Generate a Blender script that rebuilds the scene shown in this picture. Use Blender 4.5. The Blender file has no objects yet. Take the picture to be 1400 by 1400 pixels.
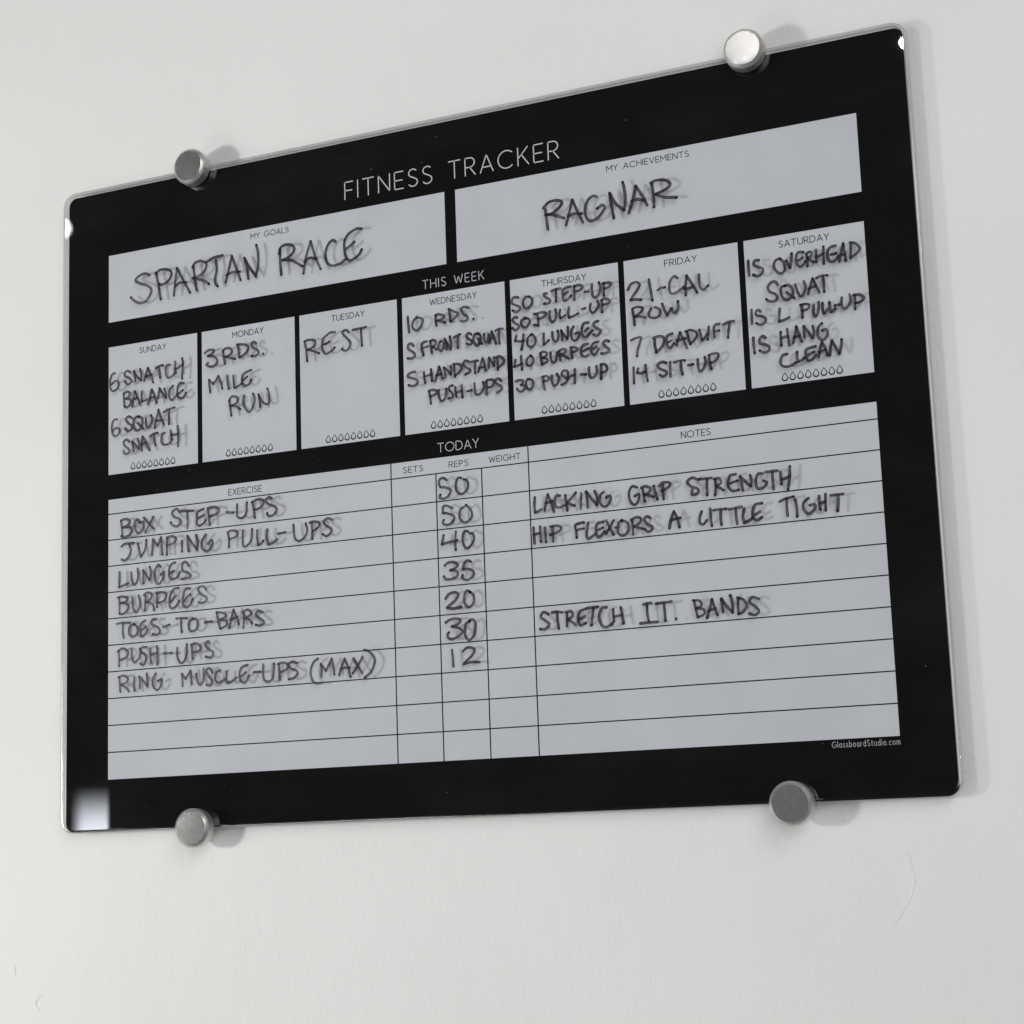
import bpy, bmesh, math, random
from mathutils import Vector, Matrix

# ------------------------------------------------------------------ camera, light, exposure
scene = bpy.context.scene
C = scene.collection
cam_data = bpy.data.cameras.new("camera")
cam = bpy.data.objects.new("camera", cam_data)
C.objects.link(cam)
scene.camera = cam
cam_data.sensor_width = 36.0
cam_data.lens = 66.1456
cam_data.clip_start = 0.05
cam_data.clip_end = 50.0
cam.matrix_world = Matrix(((0.9093571169170236, 0.1029580800839234, 0.4030747668333891, 0.7661236899062545),
                           (0.4145220908599912, -0.14219741849266385, -0.8988611296318715, -1.0375741643116465),
                           (-0.03522882486572365, 0.9844691604714974, -0.17198663314085075, -0.04934134730552309),
                           (0, 0, 0, 1)))
CAMFOCUS = None

world = bpy.data.worlds.new("World")
scene.world = world
world.use_nodes = True
world.node_tree.nodes["Background"].inputs[0].default_value = (0.93, 0.96, 1.0, 1)
world.node_tree.nodes["Background"].inputs[1].default_value = 0.07


def lamp(name, loc, target, power, sx, sy=None, shape="DISK", color=(1, 1, 1), spread=180, falloff=None):
    d = bpy.data.lights.new(name, "AREA")
    d.shape = shape
    d.size = sx
    if sy:
        d.size_y = sy
    d.energy = power
    d.color = color
    d.spread = math.radians(spread)
    if falloff:
        # soft front: the diffuser is brightest in the middle and dims towards its edges
        d.use_nodes = True
        lt = d.node_tree
        em = lt.nodes["Emission"]
        ge = lt.nodes.new("ShaderNodeNewGeometry")
        se = lt.nodes.new("ShaderNodeSeparateXYZ")
        lt.links.new(ge.outputs["Parametric"], se.inputs[0])

        def rampn(sock, a, b):
            m = lt.nodes.new("ShaderNodeMapRange")
            m.interpolation_type = "SMOOTHSTEP"
            m.inputs["From Min"].default_value = a
            m.inputs["From Max"].default_value = b
            lt.links.new(sock, m.inputs["Value"])
            return m.outputs[0]

        def mul(a, b):
            m = lt.nodes.new("ShaderNodeMath")
            m.operation = "MULTIPLY"
            lt.links.new(a, m.inputs[0])
            lt.links.new(b, m.inputs[1])
            return m.outputs[0]
        if falloff == "round":
            vm = lt.nodes.new("ShaderNodeVectorMath")
            vm.operation = "DISTANCE"
            vm.inputs[1].default_value = (0.5, 0.5, 0)
            cb = lt.nodes.new("ShaderNodeCombineXYZ")
            lt.links.new(se.outputs[0], cb.inputs[0])
            lt.links.new(se.outputs[1], cb.inputs[1])
            lt.links.new(cb.outputs[0], vm.inputs[0])
            o_ = rampn(vm.outputs["Value"], 0.5, 0.22)
        else:
            o_ = mul(rampn(se.outputs[0], 0.0, falloff[0]), rampn(se.outputs[1], 0.0, falloff[1]))
            o_ = mul(o_, mul(rampn(se.outputs[0], 1.0, 1 - falloff[2]), rampn(se.outputs[1], 1.0, 1 - falloff[3])))
        lt.links.new(o_, em.inputs["Strength"])
    o = bpy.data.objects.new(name, d)
    o.location = loc
    o.rotation_euler = (Vector(target) - Vector(loc)).to_track_quat("-Z", "Y").to_euler()
    C.objects.link(o)
    return o


MID = (0.26, 0.0, 0.19)
lamp("key_lamp", (-1.25, -1.40, 0.02), (0.10, 0, 0.12), 16.5, 0.20, color=(1.0, 0.985, 0.96))
lamp("left_fill", (-2.05, -1.60, -0.15), (0.10, 0, 0.10), 11.5, 0.9, 0.9, "SQUARE", color=(1.0, 0.99, 0.97))  # added unseen fill lamp, softens the shadows cast by the key
lamp("fill_softbox", (1.75, -1.55, 1.35), (0.3, 0, 0.2), 10.5, 1.0, 1.0, "SQUARE", color=(1.0, 0.995, 0.98))
lamp("overhead_fill", (0.3, -1.3, 2.6), (0.3, 0, 0.1), 1.5, 2.6, 1.6, "RECTANGLE", color=(1.0, 0.995, 0.98))  # added lamp high overhead, stands in for ambient room light
lamp("rear_fill", (1.9, -3.0, 0.4), (0.3, 0, 0.2), 50.0, 2.4, 2.4, "SQUARE", color=(1.0, 0.995, 0.98))  # added large fill lamp behind the camera for even light, not a window
lamp("low_fill", (-1.3, -1.9, -1.5), (0.1, 0, 0.1), 11.0, 0.9, 0.9, "SQUARE", color=(1.0, 0.995, 0.98))
lamp("flash_head", (0.268, -1.5, 1.043), (0.45, 0, 0.2), 1.1, 0.020, falloff="round")
lamp("spot_bulb", (-1.202, -1.5, 1.02), (0.0, 0, 0.2), 0.16, 0.044, falloff="round")
lamp("window_strip", (-1.137, -1.5, -0.035), (0.0, 0, -0.035), 0.85, 0.066, 0.20, "RECTANGLE", color=(0.90, 0.93, 1.0), falloff=(0.42, 0.08, 0.14, 0.42))

vs = scene.view_settings
scene.display_settings.display_device = "sRGB"
vs.view_transform = "Standard"
vs.look = "None"
vs.exposure = 0.0
vs.gamma = 1.0
vs.use_curve_mapping = False
scene.cycles.max_bounces = 14
scene.cycles.transparent_max_bounces = 24
scene.cycles.use_denoising = True

# ------------------------------------------------------------------ measures (metres)
MM = 0.001
T = 0.0040            # glass thickness: the print lies on Y = 0, the writing face on Y = -T
WALL_Y = 0.0064
GX0, GX1, GZ0, GZ1 = -0.0368, 0.5633, -0.0346, 0.4116
PW, PH = 0.530, 0.3619


# ------------------------------------------------------------------ materials
def new_mat(name):
    m = bpy.data.materials.new(name)
    m.use_nodes = True
    nt = m.node_tree
    b = nt.nodes["Principled BSDF"]
    return m, nt, b


def noise(nt, scale, detail=4, rough=0.55, vec=None):
    n = nt.nodes.new("ShaderNodeTexNoise")
    n.inputs["Scale"].default_value = scale
    n.inputs["Detail"].default_value = detail
    n.inputs["Roughness"].default_value = rough
    if vec is not None:
        nt.links.new(vec, n.inputs["Vector"])
    return n


def mapping(nt, scale, rot=(0, 0, 0)):
    tc = nt.nodes.new("ShaderNodeTexCoord")
    mp = nt.nodes.new("ShaderNodeMapping")
    mp.inputs["Scale"].default_value = scale
    mp.inputs["Rotation"].default_value = rot
    nt.links.new(tc.outputs["Object"], mp.inputs["Vector"])
    return mp.outputs[0]


def ramp(nt, fac, stops):
    r = nt.nodes.new("ShaderNodeValToRGB")
    cr = r.color_ramp
    while len(cr.elements) < len(stops):
        cr.elements.new(0.5)
    for e, (p, c) in zip(cr.elements, stops):
        e.position = p
        e.color = (c[0], c[1], c[2], 1) if hasattr(c, "__len__") else (c, c, c, 1)
    nt.links.new(fac, r.inputs[0])
    return r.outputs[0]


def bump(nt, height, strength, dist, b, prev=None):
    n = nt.nodes.new("ShaderNodeBump")
    n.inputs["Strength"].default_value = strength
    n.inputs["Distance"].default_value = dist
    nt.links.new(height, n.inputs["Height"])
    if prev:
        nt.links.new(prev, n.inputs["Normal"])
    nt.links.new(n.outputs[0], b.inputs["Normal"])
    return n.outputs[0]


# painted wall: fine roller stipple over slow waves of the plaster
m_wall, nt, b = new_mat("white wall paint")
v = mapping(nt, (1, 1, 1))
big = noise(nt, 5.0, 3, 0.5, v)
col = ramp(nt, big.outputs["Fac"], [(0.3, (0.690, 0.692, 0.688)), (0.7, (0.722, 0.724, 0.720))])
nt.links.new(col, b.inputs["Base Color"])
b.inputs["Roughness"].default_value = 0.55
b.inputs["Specular IOR Level"].default_value = 0.25
vv = mapping(nt, (1.0, 1.0, 0.55))
fine = noise(nt, 420.0, 3, 0.6, vv)
mid = noise(nt, 55.0, 3, 0.5, vv)
n1 = bump(nt, fine.outputs["Fac"], 0.6, 0.0005, b)
n2 = bump(nt, mid.outputs["Fac"], 0.32, 0.0020, b, n1)
bump(nt, big.outputs["Fac"], 0.25, 0.006, b, n2)

m_hair, nt, b = new_mat("grey-beige hairline")
b.inputs["Base Color"].default_value = (0.30, 0.27, 0.24, 1)  # own dark grey-beige colour of the thin hair lines
b.inputs["Roughness"].default_value = 0.9


def print_mat(name, c, rough=0.5, var=0.0):
    m, nt, b = new_mat(name)
    b.inputs["Roughness"].default_value = rough
    b.inputs["Specular IOR Level"].default_value = 0.0
    if var:
        n = noise(nt, 22.0, 4, 0.6, mapping(nt, (1, 1, 1)))
        lo = tuple(k * (1 - var) for k in c)
        hi = tuple(k * (1 + var) for k in c)
        nt.links.new(ramp(nt, n.outputs["Fac"], [(0.3, lo), (0.7, hi)]), b.inputs["Base Color"])
    else:
        b.inputs["Base Color"].default_value = (*c, 1)
    return m


m_black = print_mat("black back print", (0.0045, 0.0045, 0.0045), 0.6)
m_field = print_mat("grey white writing field", (0.506, 0.516, 0.556), 0.6, 0.035)
m_black_line = print_mat("black print line", (0.010, 0.010, 0.011))
m_grey_type = print_mat("dark grey print type", (0.030, 0.033, 0.038))
m_white_type = print_mat("silver white print type", (0.52, 0.54, 0.58))

# glass face over the print: clear, with the mirror reflection of real glass
m_face = bpy.data.materials.new("clear glass face")
m_face.use_nodes = True
nt = m_face.node_tree
nt.nodes.clear()
out = nt.nodes.new("ShaderNodeOutputMaterial")
tr = nt.nodes.new("ShaderNodeBsdfTransparent")
tr.inputs[0].default_value = (0.985, 0.992, 0.990, 1)
gl = nt.nodes.new("ShaderNodeBsdfGlossy")
gl.inputs["Color"].default_value = (1, 1, 1, 1)
sm = noise(nt, 14.0, 5, 0.62, mapping(nt, (1, 1, 1.6)))
mr = nt.nodes.new("ShaderNodeMapRange")
mr.inputs["From Min"].default_value = 0.45
mr.inputs["From Max"].default_value = 0.75
mr.inputs["To Min"].default_value = 0.008
mr.inputs["To Max"].default_value = 0.016
nt.links.new(sm.outputs["Fac"], mr.inputs["Value"])
nt.links.new(mr.outputs[0], gl.inputs["Roughness"])
fr = nt.nodes.new("ShaderNodeFresnel")
# same air-to-glass reflectance for light going either way through the pane
geo = nt.nodes.new("ShaderNodeNewGeometry")
mi = nt.nodes.new("ShaderNodeMapRange")
mi.inputs["To Min"].default_value = 1.52
mi.inputs["To Max"].default_value = 1 / 1.52
nt.links.new(geo.outputs["Backfacing"], mi.inputs["Value"])
nt.links.new(mi.outputs[0], fr.inputs["IOR"])
mx = nt.nodes.new("ShaderNodeMixShader")
nt.links.new(fr.outputs[0], mx.inputs[0])
nt.links.new(tr.outputs[0], mx.inputs[1])
nt.links.new(gl.outputs[0], mx.inputs[2])
# a trace of wiped-off marker dust and fingerprints on the face
df_ = nt.nodes.new("ShaderNodeBsdfDiffuse")
df_.inputs["Color"].default_value = (0.80, 0.82, 0.86, 1)
hz1 = noise(nt, 1.0, 6, 0.65, mapping(nt, (9, 9, 26), (0, math.radians(24), 0)))
hz2 = noise(nt, 5.0, 3, 0.5, mapping(nt, (1, 1, 1)))
hm = nt.nodes.new("ShaderNodeMath")
hm.operation = "MULTIPLY"
nt.links.new(hz1.outputs["Fac"], hm.inputs[0])
nt.links.new(hz2.outputs["Fac"], hm.inputs[1])
hr = nt.nodes.new("ShaderNodeMapRange")
hr.inputs["From Min"].default_value = 0.22
hr.inputs["From Max"].default_value = 0.42
hr.inputs["To Min"].default_value = 0.0
hr.inputs["To Max"].default_value = 0.0065
nt.links.new(hm.outputs[0], hr.inputs["Value"])
mh = nt.nodes.new("ShaderNodeMixShader")
nt.links.new(hr.outputs[0], mh.inputs[0])
nt.links.new(mx.outputs[0], mh.inputs[1])
nt.links.new(df_.outputs[0], mh.inputs[2])
nt.links.new(mh.outputs[0], out.inputs[0])

# polished rim of the pane: partly see-through, partly refracting glass
m_rim = bpy.data.materials.new("polished glass rim")
m_rim.use_nodes = True
nt = m_rim.node_tree
nt.nodes.clear()
out = nt.nodes.new("ShaderNodeOutputMaterial")
tr = nt.nodes.new("ShaderNodeBsdfTransparent")
tr.inputs[0].default_value = (0.925, 0.932, 0.928, 1)
gs = nt.nodes.new("ShaderNodeBsdfGlass")
gs.inputs["IOR"].default_value = 1.5
gs.inputs["Roughness"].default_value = 0.03
gs.inputs["Color"].default_value = (0.93, 0.95, 0.94, 1)
mx = nt.nodes.new("ShaderNodeMixShader")
mx.inputs[0].default_value = 0.05
nt.links.new(tr.outputs[0], mx.inputs[1])
nt.links.new(gs.outputs[0], mx.inputs[2])
lw = nt.nodes.new("ShaderNodeLayerWeight")
lw.inputs["Blend"].default_value = 0.5
pw = nt.nodes.new("ShaderNodeMath")
pw.operation = "POWER"
pw.inputs[1].default_value = 2.5
nt.links.new(lw.outputs["Facing"], pw.inputs[0])
gg = nt.nodes.new("ShaderNodeBsdfGlossy")
gg.inputs["Roughness"].default_value = 0.07
gg.inputs["Color"].default_value = (0.9, 0.9, 0.9, 1)
m2 = nt.nodes.new("ShaderNodeMixShader")
ma = nt.nodes.new("ShaderNodeMath")
ma.operation = "MULTIPLY_ADD"
ma.inputs[1].default_value = 0.90
ma.inputs[2].default_value = 0.07
nt.links.new(pw.outputs[0], ma.inputs[0])
nt.links.new(ma.outputs[0], m2.inputs[0])
nt.links.new(mx.outputs[0], m2.inputs[1])
nt.links.new(gg.outputs[0], m2.inputs[2])
nt.links.new(m2.outputs[0], out.inputs[0])

# dry-erase ink: pigment thickness comes from the stroke's own "ink" attribute
m_ink = bpy.data.materials.new("black marker ink")
m_ink.use_nodes = True
nt = m_ink.node_tree
b = nt.nodes["Principled BSDF"]
out = nt.nodes["Material Output"]
at = nt.nodes.new("ShaderNodeAttribute")
at.attribute_name = "ink"
nz = noise(nt, 900.0, 3, 0.6, mapping(nt, (1, 1, 1)))
ml = nt.nodes.new("ShaderNodeMath")
ml.operation = "MULTIPLY_ADD"
ml.inputs[1].default_value = 0.16
ml.inputs[2].default_value = -0.08
nt.links.new(nz.outputs["Fac"], ml.inputs[0])
ad = nt.nodes.new("ShaderNodeMath")
ad.operation = "ADD"
ad.use_clamp = True
nt.links.new(at.outputs["Fac"], ad.inputs[0])
nt.links.new(ml.outputs[0], ad.inputs[1])
b.inputs["Base Color"].default_value = (0.010, 0.009, 0.020, 1)
b.inputs["Roughness"].default_value = 0.45
b.inputs["Specular IOR Level"].default_value = 0.25
tr = nt.nodes.new("ShaderNodeBsdfTransparent")
mx = nt.nodes.new("ShaderNodeMixShader")
nt.links.new(ad.outputs[0], mx.inputs[0])
nt.links.new(tr.outputs[0], mx.inputs[1])
nt.links.new(b.outputs[0], mx.inputs[2])
nt.links.new(mx.outputs[0], out.inputs[0])


def steel(name, base, rough, streak, strength):
    m, nt, b = new_mat(name)
    b.inputs["Metallic"].default_value = 0.84
    v = mapping(nt, streak)
    n = noise(nt, 1.0, 4, 0.6, v)
    lo = tuple(k * 0.82 for k in base)
    nt.links.new(ramp(nt, n.outputs["Fac"], [(0.3, lo), (0.7, base)]), b.inputs["Base Color"])
    mr = nt.nodes.new("ShaderNodeMapRange")
    mr.inputs["To Min"].default_value = rough * 0.8
    mr.inputs["To Max"].default_value = rough * 1.25
    nt.links.new(n.outputs["Fac"], mr.inputs["Value"])
    nt.links.new(mr.outputs[0], b.inputs["Roughness"])
    bump(nt, n.outputs["Fac"], strength, 0.00012, b)
    return m


m_steel = steel("brushed steel", (0.60, 0.59, 0.58), 0.17, (1700, 1700, 260), 0.55)
m_steel_rim = steel("turned steel", (0.70, 0.69, 0.68), 0.36, (300, 1600, 300), 0.2)
m_gasket, nt, b = new_mat("clear grey washer")
b.inputs["Base Color"].default_value = (0.12, 0.12, 0.12, 1)
b.inputs["Roughness"].default_value = 0.4
m_dust, nt, b = new_mat("pale dust")
b.inputs["Base Color"].default_value = (0.55, 0.56, 0.58, 1)


# ------------------------------------------------------------------ helpers
def link(name, me, mat, parent=None):
    o = bpy.data.objects.new(name, me)
    if mat:
        me.materials.append(mat)
    C.objects.link(o)
    if parent:
        o.parent = parent
    return o


def mesh(name, verts, faces, mat, parent=None, smooth=False, attr=None):
    me = bpy.data.meshes.new(name)
    me.from_pydata(verts, [], faces)
    me.update()
    if smooth:
        me.polygons.foreach_set("use_smooth", [True] * len(me.polygons))
    if attr is not None:
        a = me.attributes.new("ink", "FLOAT", "POINT")
        a.data.foreach_set("value", attr)
    return link(name, me, mat, parent)


def box(name, x0, x1, y0, y1, z0, z1, mat, parent=None):
    v = [(x, y, z) for x in (x0, x1) for y in (y0, y1) for z in (z0, z1)]
    f = [(0, 1, 3, 2), (4, 6, 7, 5), (0, 4, 5, 1), (2, 3, 7, 6), (0, 2, 6, 4), (1, 5, 7, 3)]
    return mesh(name, v, f, mat, parent)


def rounded(x0, x1, z0, z1, r, n=10):
    """counter-clockwise outline (x, z) of a rounded rectangle"""
    pts = []
    for cx, cz, a0 in ((x1 - r, z1 - r, 0), (x0 + r, z1 - r, 90), (x0 + r, z0 + r, 180), (x1 - r, z0 + r, 270)):
        for i in range(n + 1):
            a = math.radians(a0 + 90 * i / n)
            pts.append((cx + r * math.cos(a), cz + r * math.sin(a)))
    return pts


def ribbon(verts, faces, pts, hw, y, closed=False, caps=3, ink=None, inkf=None):
    """flat stroke of half width hw (number or function of arc length s, total L) along (x, z) points"""
    n = len(pts)
    if n == 1:
        pts = [pts[0], (pts[0][0] + 1e-5, pts[0][1])]
        n = 2
    s = [0.0]
    for i in range(1, n):
        s.append(s[-1] + math.hypot(pts[i][0] - pts[i - 1][0], pts[i][1] - pts[i - 1][1]))
    L = s[-1]
    f = hw if callable(hw) else (lambda a, b: hw)
    rows = []
    for i in range(n):
        if closed:
            p, q = pts[(i - 1) % n], pts[(i + 1) % n]
        else:
            p, q = pts[max(i - 1, 0)], pts[min(i + 1, n - 1)]
        dx, dz = q[0] - p[0], q[1] - p[1]
        d = math.hypot(dx, dz) or 1.0
        rows.append((pts[i][0], pts[i][1], dx / d, dz / d, f(s[i], L), s[i]))
    if not closed and caps:
        a, e = rows[0], rows[-1]
        pre, post = [], []
        for k in range(caps, 0, -1):
            t = k / caps * 0.98
            w = math.sqrt(max(0.0, 1 - t * t))
            pre.append((a[0] - a[2] * a[4] * t, a[1] - a[3] * a[4] * t, a[2], a[3], a[4] * w, -a[4] * t))
            post.insert(0, (e[0] + e[2] * e[4] * t, e[1] + e[3] * e[4] * t, e[2], e[3], e[4] * w, L + e[4] * t))
        rows = pre + rows + post
    offs = (-1, -0.62, 0, 0.62, 1) if inkf else (-1, 1)
    b0 = len(verts)
    m = len(offs)
    for (x, z, tx, tz, w, sv) in rows:
        for o in offs:
            verts.append((x - tz * w * o, y, z + tx * w * o))
            if inkf:
                ink.append(inkf(sv, L, o))
    nr = len(rows)
    for i in range(nr if closed else nr - 1):
        j = (i + 1) % nr
        for k in range(m - 1):
            faces.append((b0 + i * m + k, b0 + j * m + k, b0 + j * m + k + 1, b0 + i * m + k + 1))


def catmull(P, step=0.0005):
    if len(P) < 3:
        if len(P) == 2:
            L = math.hypot(P[1][0] - P[0][0], P[1][1] - P[0][1])
            k = max(2, int(L / step))
            return [(P[0][0] + (P[1][0] - P[0][0]) * i / k, P[0][1] + (P[1][1] - P[0][1]) * i / k) for i in range(k + 1)]
        return list(P)
    Q = [(2 * P[0][0] - P[1][0], 2 * P[0][1] - P[1][1])] + list(P) + [(2 * P[-1][0] - P[-2][0], 2 * P[-1][1] - P[-2][1])]
    out = []
    for i in range(1, len(Q) - 2):
        p0, p1, p2, p3 = Q[i - 1:i + 3]
        L = math.hypot(p2[0] - p1[0], p2[1] - p1[1])
        k = max(2, int(L / step))
        for j in range(k):
            t = j / k
            out.append(tuple(0.5 * (2 * p1[a] + (p2[a] - p0[a]) * t + (2 * p0[a] - 5 * p1[a] + 4 * p2[a] - p3[a]) * t * t
                                    + (3 * p1[a] - p0[a] - 3 * p2[a] + p3[a]) * t ** 3) for a in (0, 1)))
    out.append(P[-1])
    return out


# ------------------------------------------------------------------ wall
wall = box("wall", -3.0, 4.0, WALL_Y, WALL_Y + 0.12, -2.2, 2.4, m_wall)
wall["kind"] = "structure"
wall["label"] = "smooth white painted wall behind the board with a small paint crack low on the right"


def ridge(name, pts, r, mat, h):
    pts = [(a * 1e-4, c * 1e-4) for a, c in pts]
    rng = random.Random(len(pts))
    pts = catmull(pts, 0.0012)
    verts, faces = [], []
    n = len(pts)
    for i, (x, z) in enumerate(pts):
        w = r * (0.35 + 0.65 * math.sin(math.pi * (i + 0.5) / n)) * rng.uniform(0.5, 1.35)
        x += rng.uniform(-1, 1) * r * 0.5
        for dx, dy in ((-1.3, 0.00002), (-0.5, -h * 0.75), (0.25, -h), (1.3, 0.00002)):
            verts.append((x + dx * w, WALL_Y + dy, z))
    for i in range(n - 1):
        for k in range(3):
            a = i * 4 + k
            faces.append((a, a + 1, a + 5, a + 4))
    return mesh(name, verts, faces, mat, wall, True)


R1 = [(5273, -630), (5291, -657), (5298, -699), (5306, -760), (5311, -798), (5295, -844), (5278, -889), (5235, -948), (5200, -997), (5172, -1015)]
R2 = [(5258, -630), (5245, -751), (5217, -811), (5199, -910), (5160, -955)]
ridge("paint_crack", R1, 0.00050, m_wall, 0.00030)
ridge("paint_crack", R2, 0.00040, m_wall, 0.00015)
ridge("paint_crack", [(-817, -1193), (-801, -1238), (-801, -1272)], 0.00022, m_hair, 0.00006)
ridge("paint_crack", [(-570, -1388), (-600, -1412), (-629, -1449), (-612, -1477), (-596, -1507)], 0.00022, m_hair, 0.00006)
vb, fb = [], []
for (cx, cz, r) in ((-0.0668, -0.0838, 0.0007),):
    vb.append((cx, WALL_Y - 0.0004, cz))
    for i in range(10):
        a = i * math.tau / 10
        vb.append((cx + r * math.cos(a), WALL_Y + 0.00002, cz + r * 0.8 * math.sin(a)))
    fb += [(0, 1 + (i + 1) % 10, 1 + i) for i in range(10)]
mesh("paint_bump", vb, fb, m_wall, wall, True)

# ------------------------------------------------------------------ the board
board = bpy.data.objects.new("glass_board", None)
board.empty_display_size = 0.1
board.location = (0, 0, 0)
C.objects.link(board)
board["label"] = "black bordered glass fitness planner board covered in black marker handwriting, mounted on the white wall"
board["category"] = "whiteboard"

INSET = 0.0022
CR = 0.0100
# writing face: one clean sheet of the slab, flush with the rim
o = rounded(GX0 + INSET, GX1 - INSET, GZ0 + INSET, GZ1 - INSET, CR - INSET, 10)
pane = mesh("glass_pane", [(x, -T, z) for x, z in o], [tuple(range(len(o)))], m_face, board)
# rim: closed ring with a pencil-round outer side
prof = [(INSET, -T)]
for i in range(9):
    a = math.radians(-78 + 156 * i / 8)
    prof.append((0.0011 * (1 - math.cos(a)) / (1 - math.cos(math.radians(78))) if False else 0.0012 - 0.0012 * math.cos(a), -T / 2 + (T / 2) * math.sin(a)))
prof.append((INSET, -0.00002))
prof.append((INSET, -T / 2))
V, F = [], []
ring = []
for (ins, y) in prof:
    pts = rounded(GX0 + ins, GX1 - ins, GZ0 + ins, GZ1 - ins, CR - ins, 12)
    ring.append(len(pts))
    V += [(x, y, z) for x, z in pts]
n = ring[0]
k = len(prof)
for i in range(k):
    j = (i + 1) % k
    for q in range(n):
        r = (q + 1) % n
        F.append((i * n + q, i * n + r, j * n + r, j * n + q))
rim = mesh("glass_rim", V, F, m_rim, board, True)
bm = bmesh.new()
bm.from_mesh(rim.data)
bmesh.ops.recalc_face_normals(bm, faces=bm.faces)
for e in bm.edges:
    if len(e.link_faces) == 2 and e.calc_face_angle(0) > 0.9:
        e.smooth = False
bm.to_mesh(rim.data)
bm.free()

# black print on the back of the glass (thin film with its own thickness)
BX0, BX1, BZ0, BZ1 = GX0 + 0.0026, GX1 - 0.0026, GZ0 + 0.0007, GZ1 - 0.0026  # black runs lower at the bottom to stand in for the rim's dark reflection
o = rounded(BX0, BX1, BZ0, BZ1, 0.0065, 10)
V = [(x, 0.0, z) for x, z in o] + [(x, 0.0006, z) for x, z in o]
n = len(o)
F = [tuple(range(n)), tuple(range(n, 2 * n))[::-1]] + [(i, (i + 1) % n, n + (i + 1) % n, n + i) for i in range(n)]
mesh("black_backing", V, F, m_black, board)

E1, E2, E3, E4 = -0.00006, -0.00010, -0.00012, -0.00014      # stacked print films


def rect(name, x0, x1, z0, z1, y, mat, parent):
    return mesh(name, [(x0, y, z0), (x1, y, z0), (x1, y, z1), (x0, y, z1)], [(0, 1, 2, 3)], mat, parent)


# --- monoline type -------------------------------------------------------------
def arc(cx, cy, rx, ry, a0, a1, n=14):
    return [(cx + rx * math.cos(math.radians(a0 + (a1 - a0) * i / n)), cy + ry * math.sin(math.radians(a0 + (a1 - a0) * i / n))) for i in range(n + 1)]


S_CURVE = arc(.29, .755, .25, .245, 40, 200, 12)[:-1] + [(.12, .60), (.30, .515), (.46, .42)] + arc(.29, .25, .27, .25, 20, -150, 12)
G = {
    "A": (.74, [[(0, 0), (.37, 1), (.74, 0)], [(.14, .30), (.60, .30)]]),
    "C": (.84, [arc(.48, .5, .48, .5, 48, 312, 22)]),
    "D": (.74, [[(0, 0), (0, 1), (.26, 1)] + arc(.26, .5, .46, .5, 90, -90, 16) + [(0, 0)]]),
    "E": (.52, [[(.52, 1), (0, 1), (0, 0), (.52, 0)], [(0, .5), (.46, .5)]]),
    "F": (.50, [[(.50, 1), (0, 1), (0, 0)], [(0, .5), (.44, .5)]]),
    "G": (.90, [arc(.48, .5, .48, .5, 48, 352, 24) + [(.94, .45), (.55, .45)]]),
    "H": (.68, [[(0, 0), (0, 1)], [(.68, 0), (.68, 1)], [(0, .5), (.68, .5)]]),
    "I": (.02, [[(0, 0), (0, 1)]]),
    "K": (.60, [[(0, 0), (0, 1)], [(.56, 1), (.02, .40)], [(.20, .60), (.60, 0)]]),
    "L": (.48, [[(0, 1), (0, 0), (.48, 0)]]),
    "M": (.82, [[(0, 0), (0, 1), (.41, .36), (.82, 1), (.82, 0)]]),
    "N": (.68, [[(0, 0), (0, 1), (.68, 0), (.68, 1)]]),
    "O": (.98, [arc(.49, .5, .49, .5, 0, 360, 30)]),
    "P": (.54, [[(0, 0), (0, 1), (.27, 1)] + arc(.27, .74, .27, .26, 90, -90, 12) + [(0, .48)]]),
    "R": (.58, [[(0, 0), (0, 1), (.27, 1)] + arc(.27, .73, .28, .27, 90, -90, 12) + [(0.06, .46)], [(.26, .46), (.58, 0)]]),
    "S": (.56, [S_CURVE]),
    "T": (.66, [[(0, 1), (.66, 1)], [(.33, 1), (.33, 0)]]),
    "U": (.66, [[(0, 1), (0, .33)] + arc(.33, .33, .33, .33, 180, 360, 14) + [(.66, 1)]]),
    "V": (.70, [[(0, 1), (.35, 0), (.70, 1)]]),
    "W": (1.0, [[(0, 1), (.25, 0), (.50, .85), (.75, 0), (1.0, 1)]]),
    "X": (.62, [[(0, 0), (.60, 1)], [(.02, 1), (.62, 0)]]),
    "Y": (.66, [[(0, 1), (.33, .48), (.66, 1)], [(.33, .48), (.33, 0)]]),
    "a": (.44, [arc(.22, .33, .22, .33, 60, 330, 14), [(.44, .66), (.44, 0)]]),
    "b": (.46, [[(0, 1.05), (0, 0)], arc(.23, .33, .23, .33, 150, -150, 14)]),
    "c": (.40, [arc(.25, .33, .25, .33, 55, 305, 14)]),
    "d": (.46, [[(.46, 1.05), (.46, 0)], arc(.23, .33, .23, .33, 30, 330, 14)]),
    "i": (.02, [[(0, .66), (0, 0)], [(0, .90), (0, .96)]]),
    "l": (.02, [[(0, 1.05), (0, 0)]]),
    "m": (.70, [[(0, 0), (0, .66)], arc(.175, .42, .175, .24, 180, 0, 8) + [(.35, 0)], arc(.525, .42, .175, .24, 180, 0, 8) + [(.70, 0)]]),
    "o": (.50, [arc(.25, .33, .25, .33, 0, 360, 18)]),
    "r": (.26, [[(0, 0), (0, .66)], arc(.24, .40, .24, .25, 180, 80, 8)]),
    "s": (.34, [[(x * .60, y * .66) for x, y in S_CURVE]]),
    "t": (.30, [[(.10, .9), (.10, .12), (.22, 0), (.30, .02)], [(0, .66), (.30, .66)]]),
    "u": (.42, [[(0, .66), (0, .25)] + arc(.21, .22, .21, .22, 180, 360, 8) + [(.42, .66)], [(.42, .3), (.42, 0)]]),
    ".": (.02, [[(0, .02), (0, .06)]]),
    " ": (.42, []),
}


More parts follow.
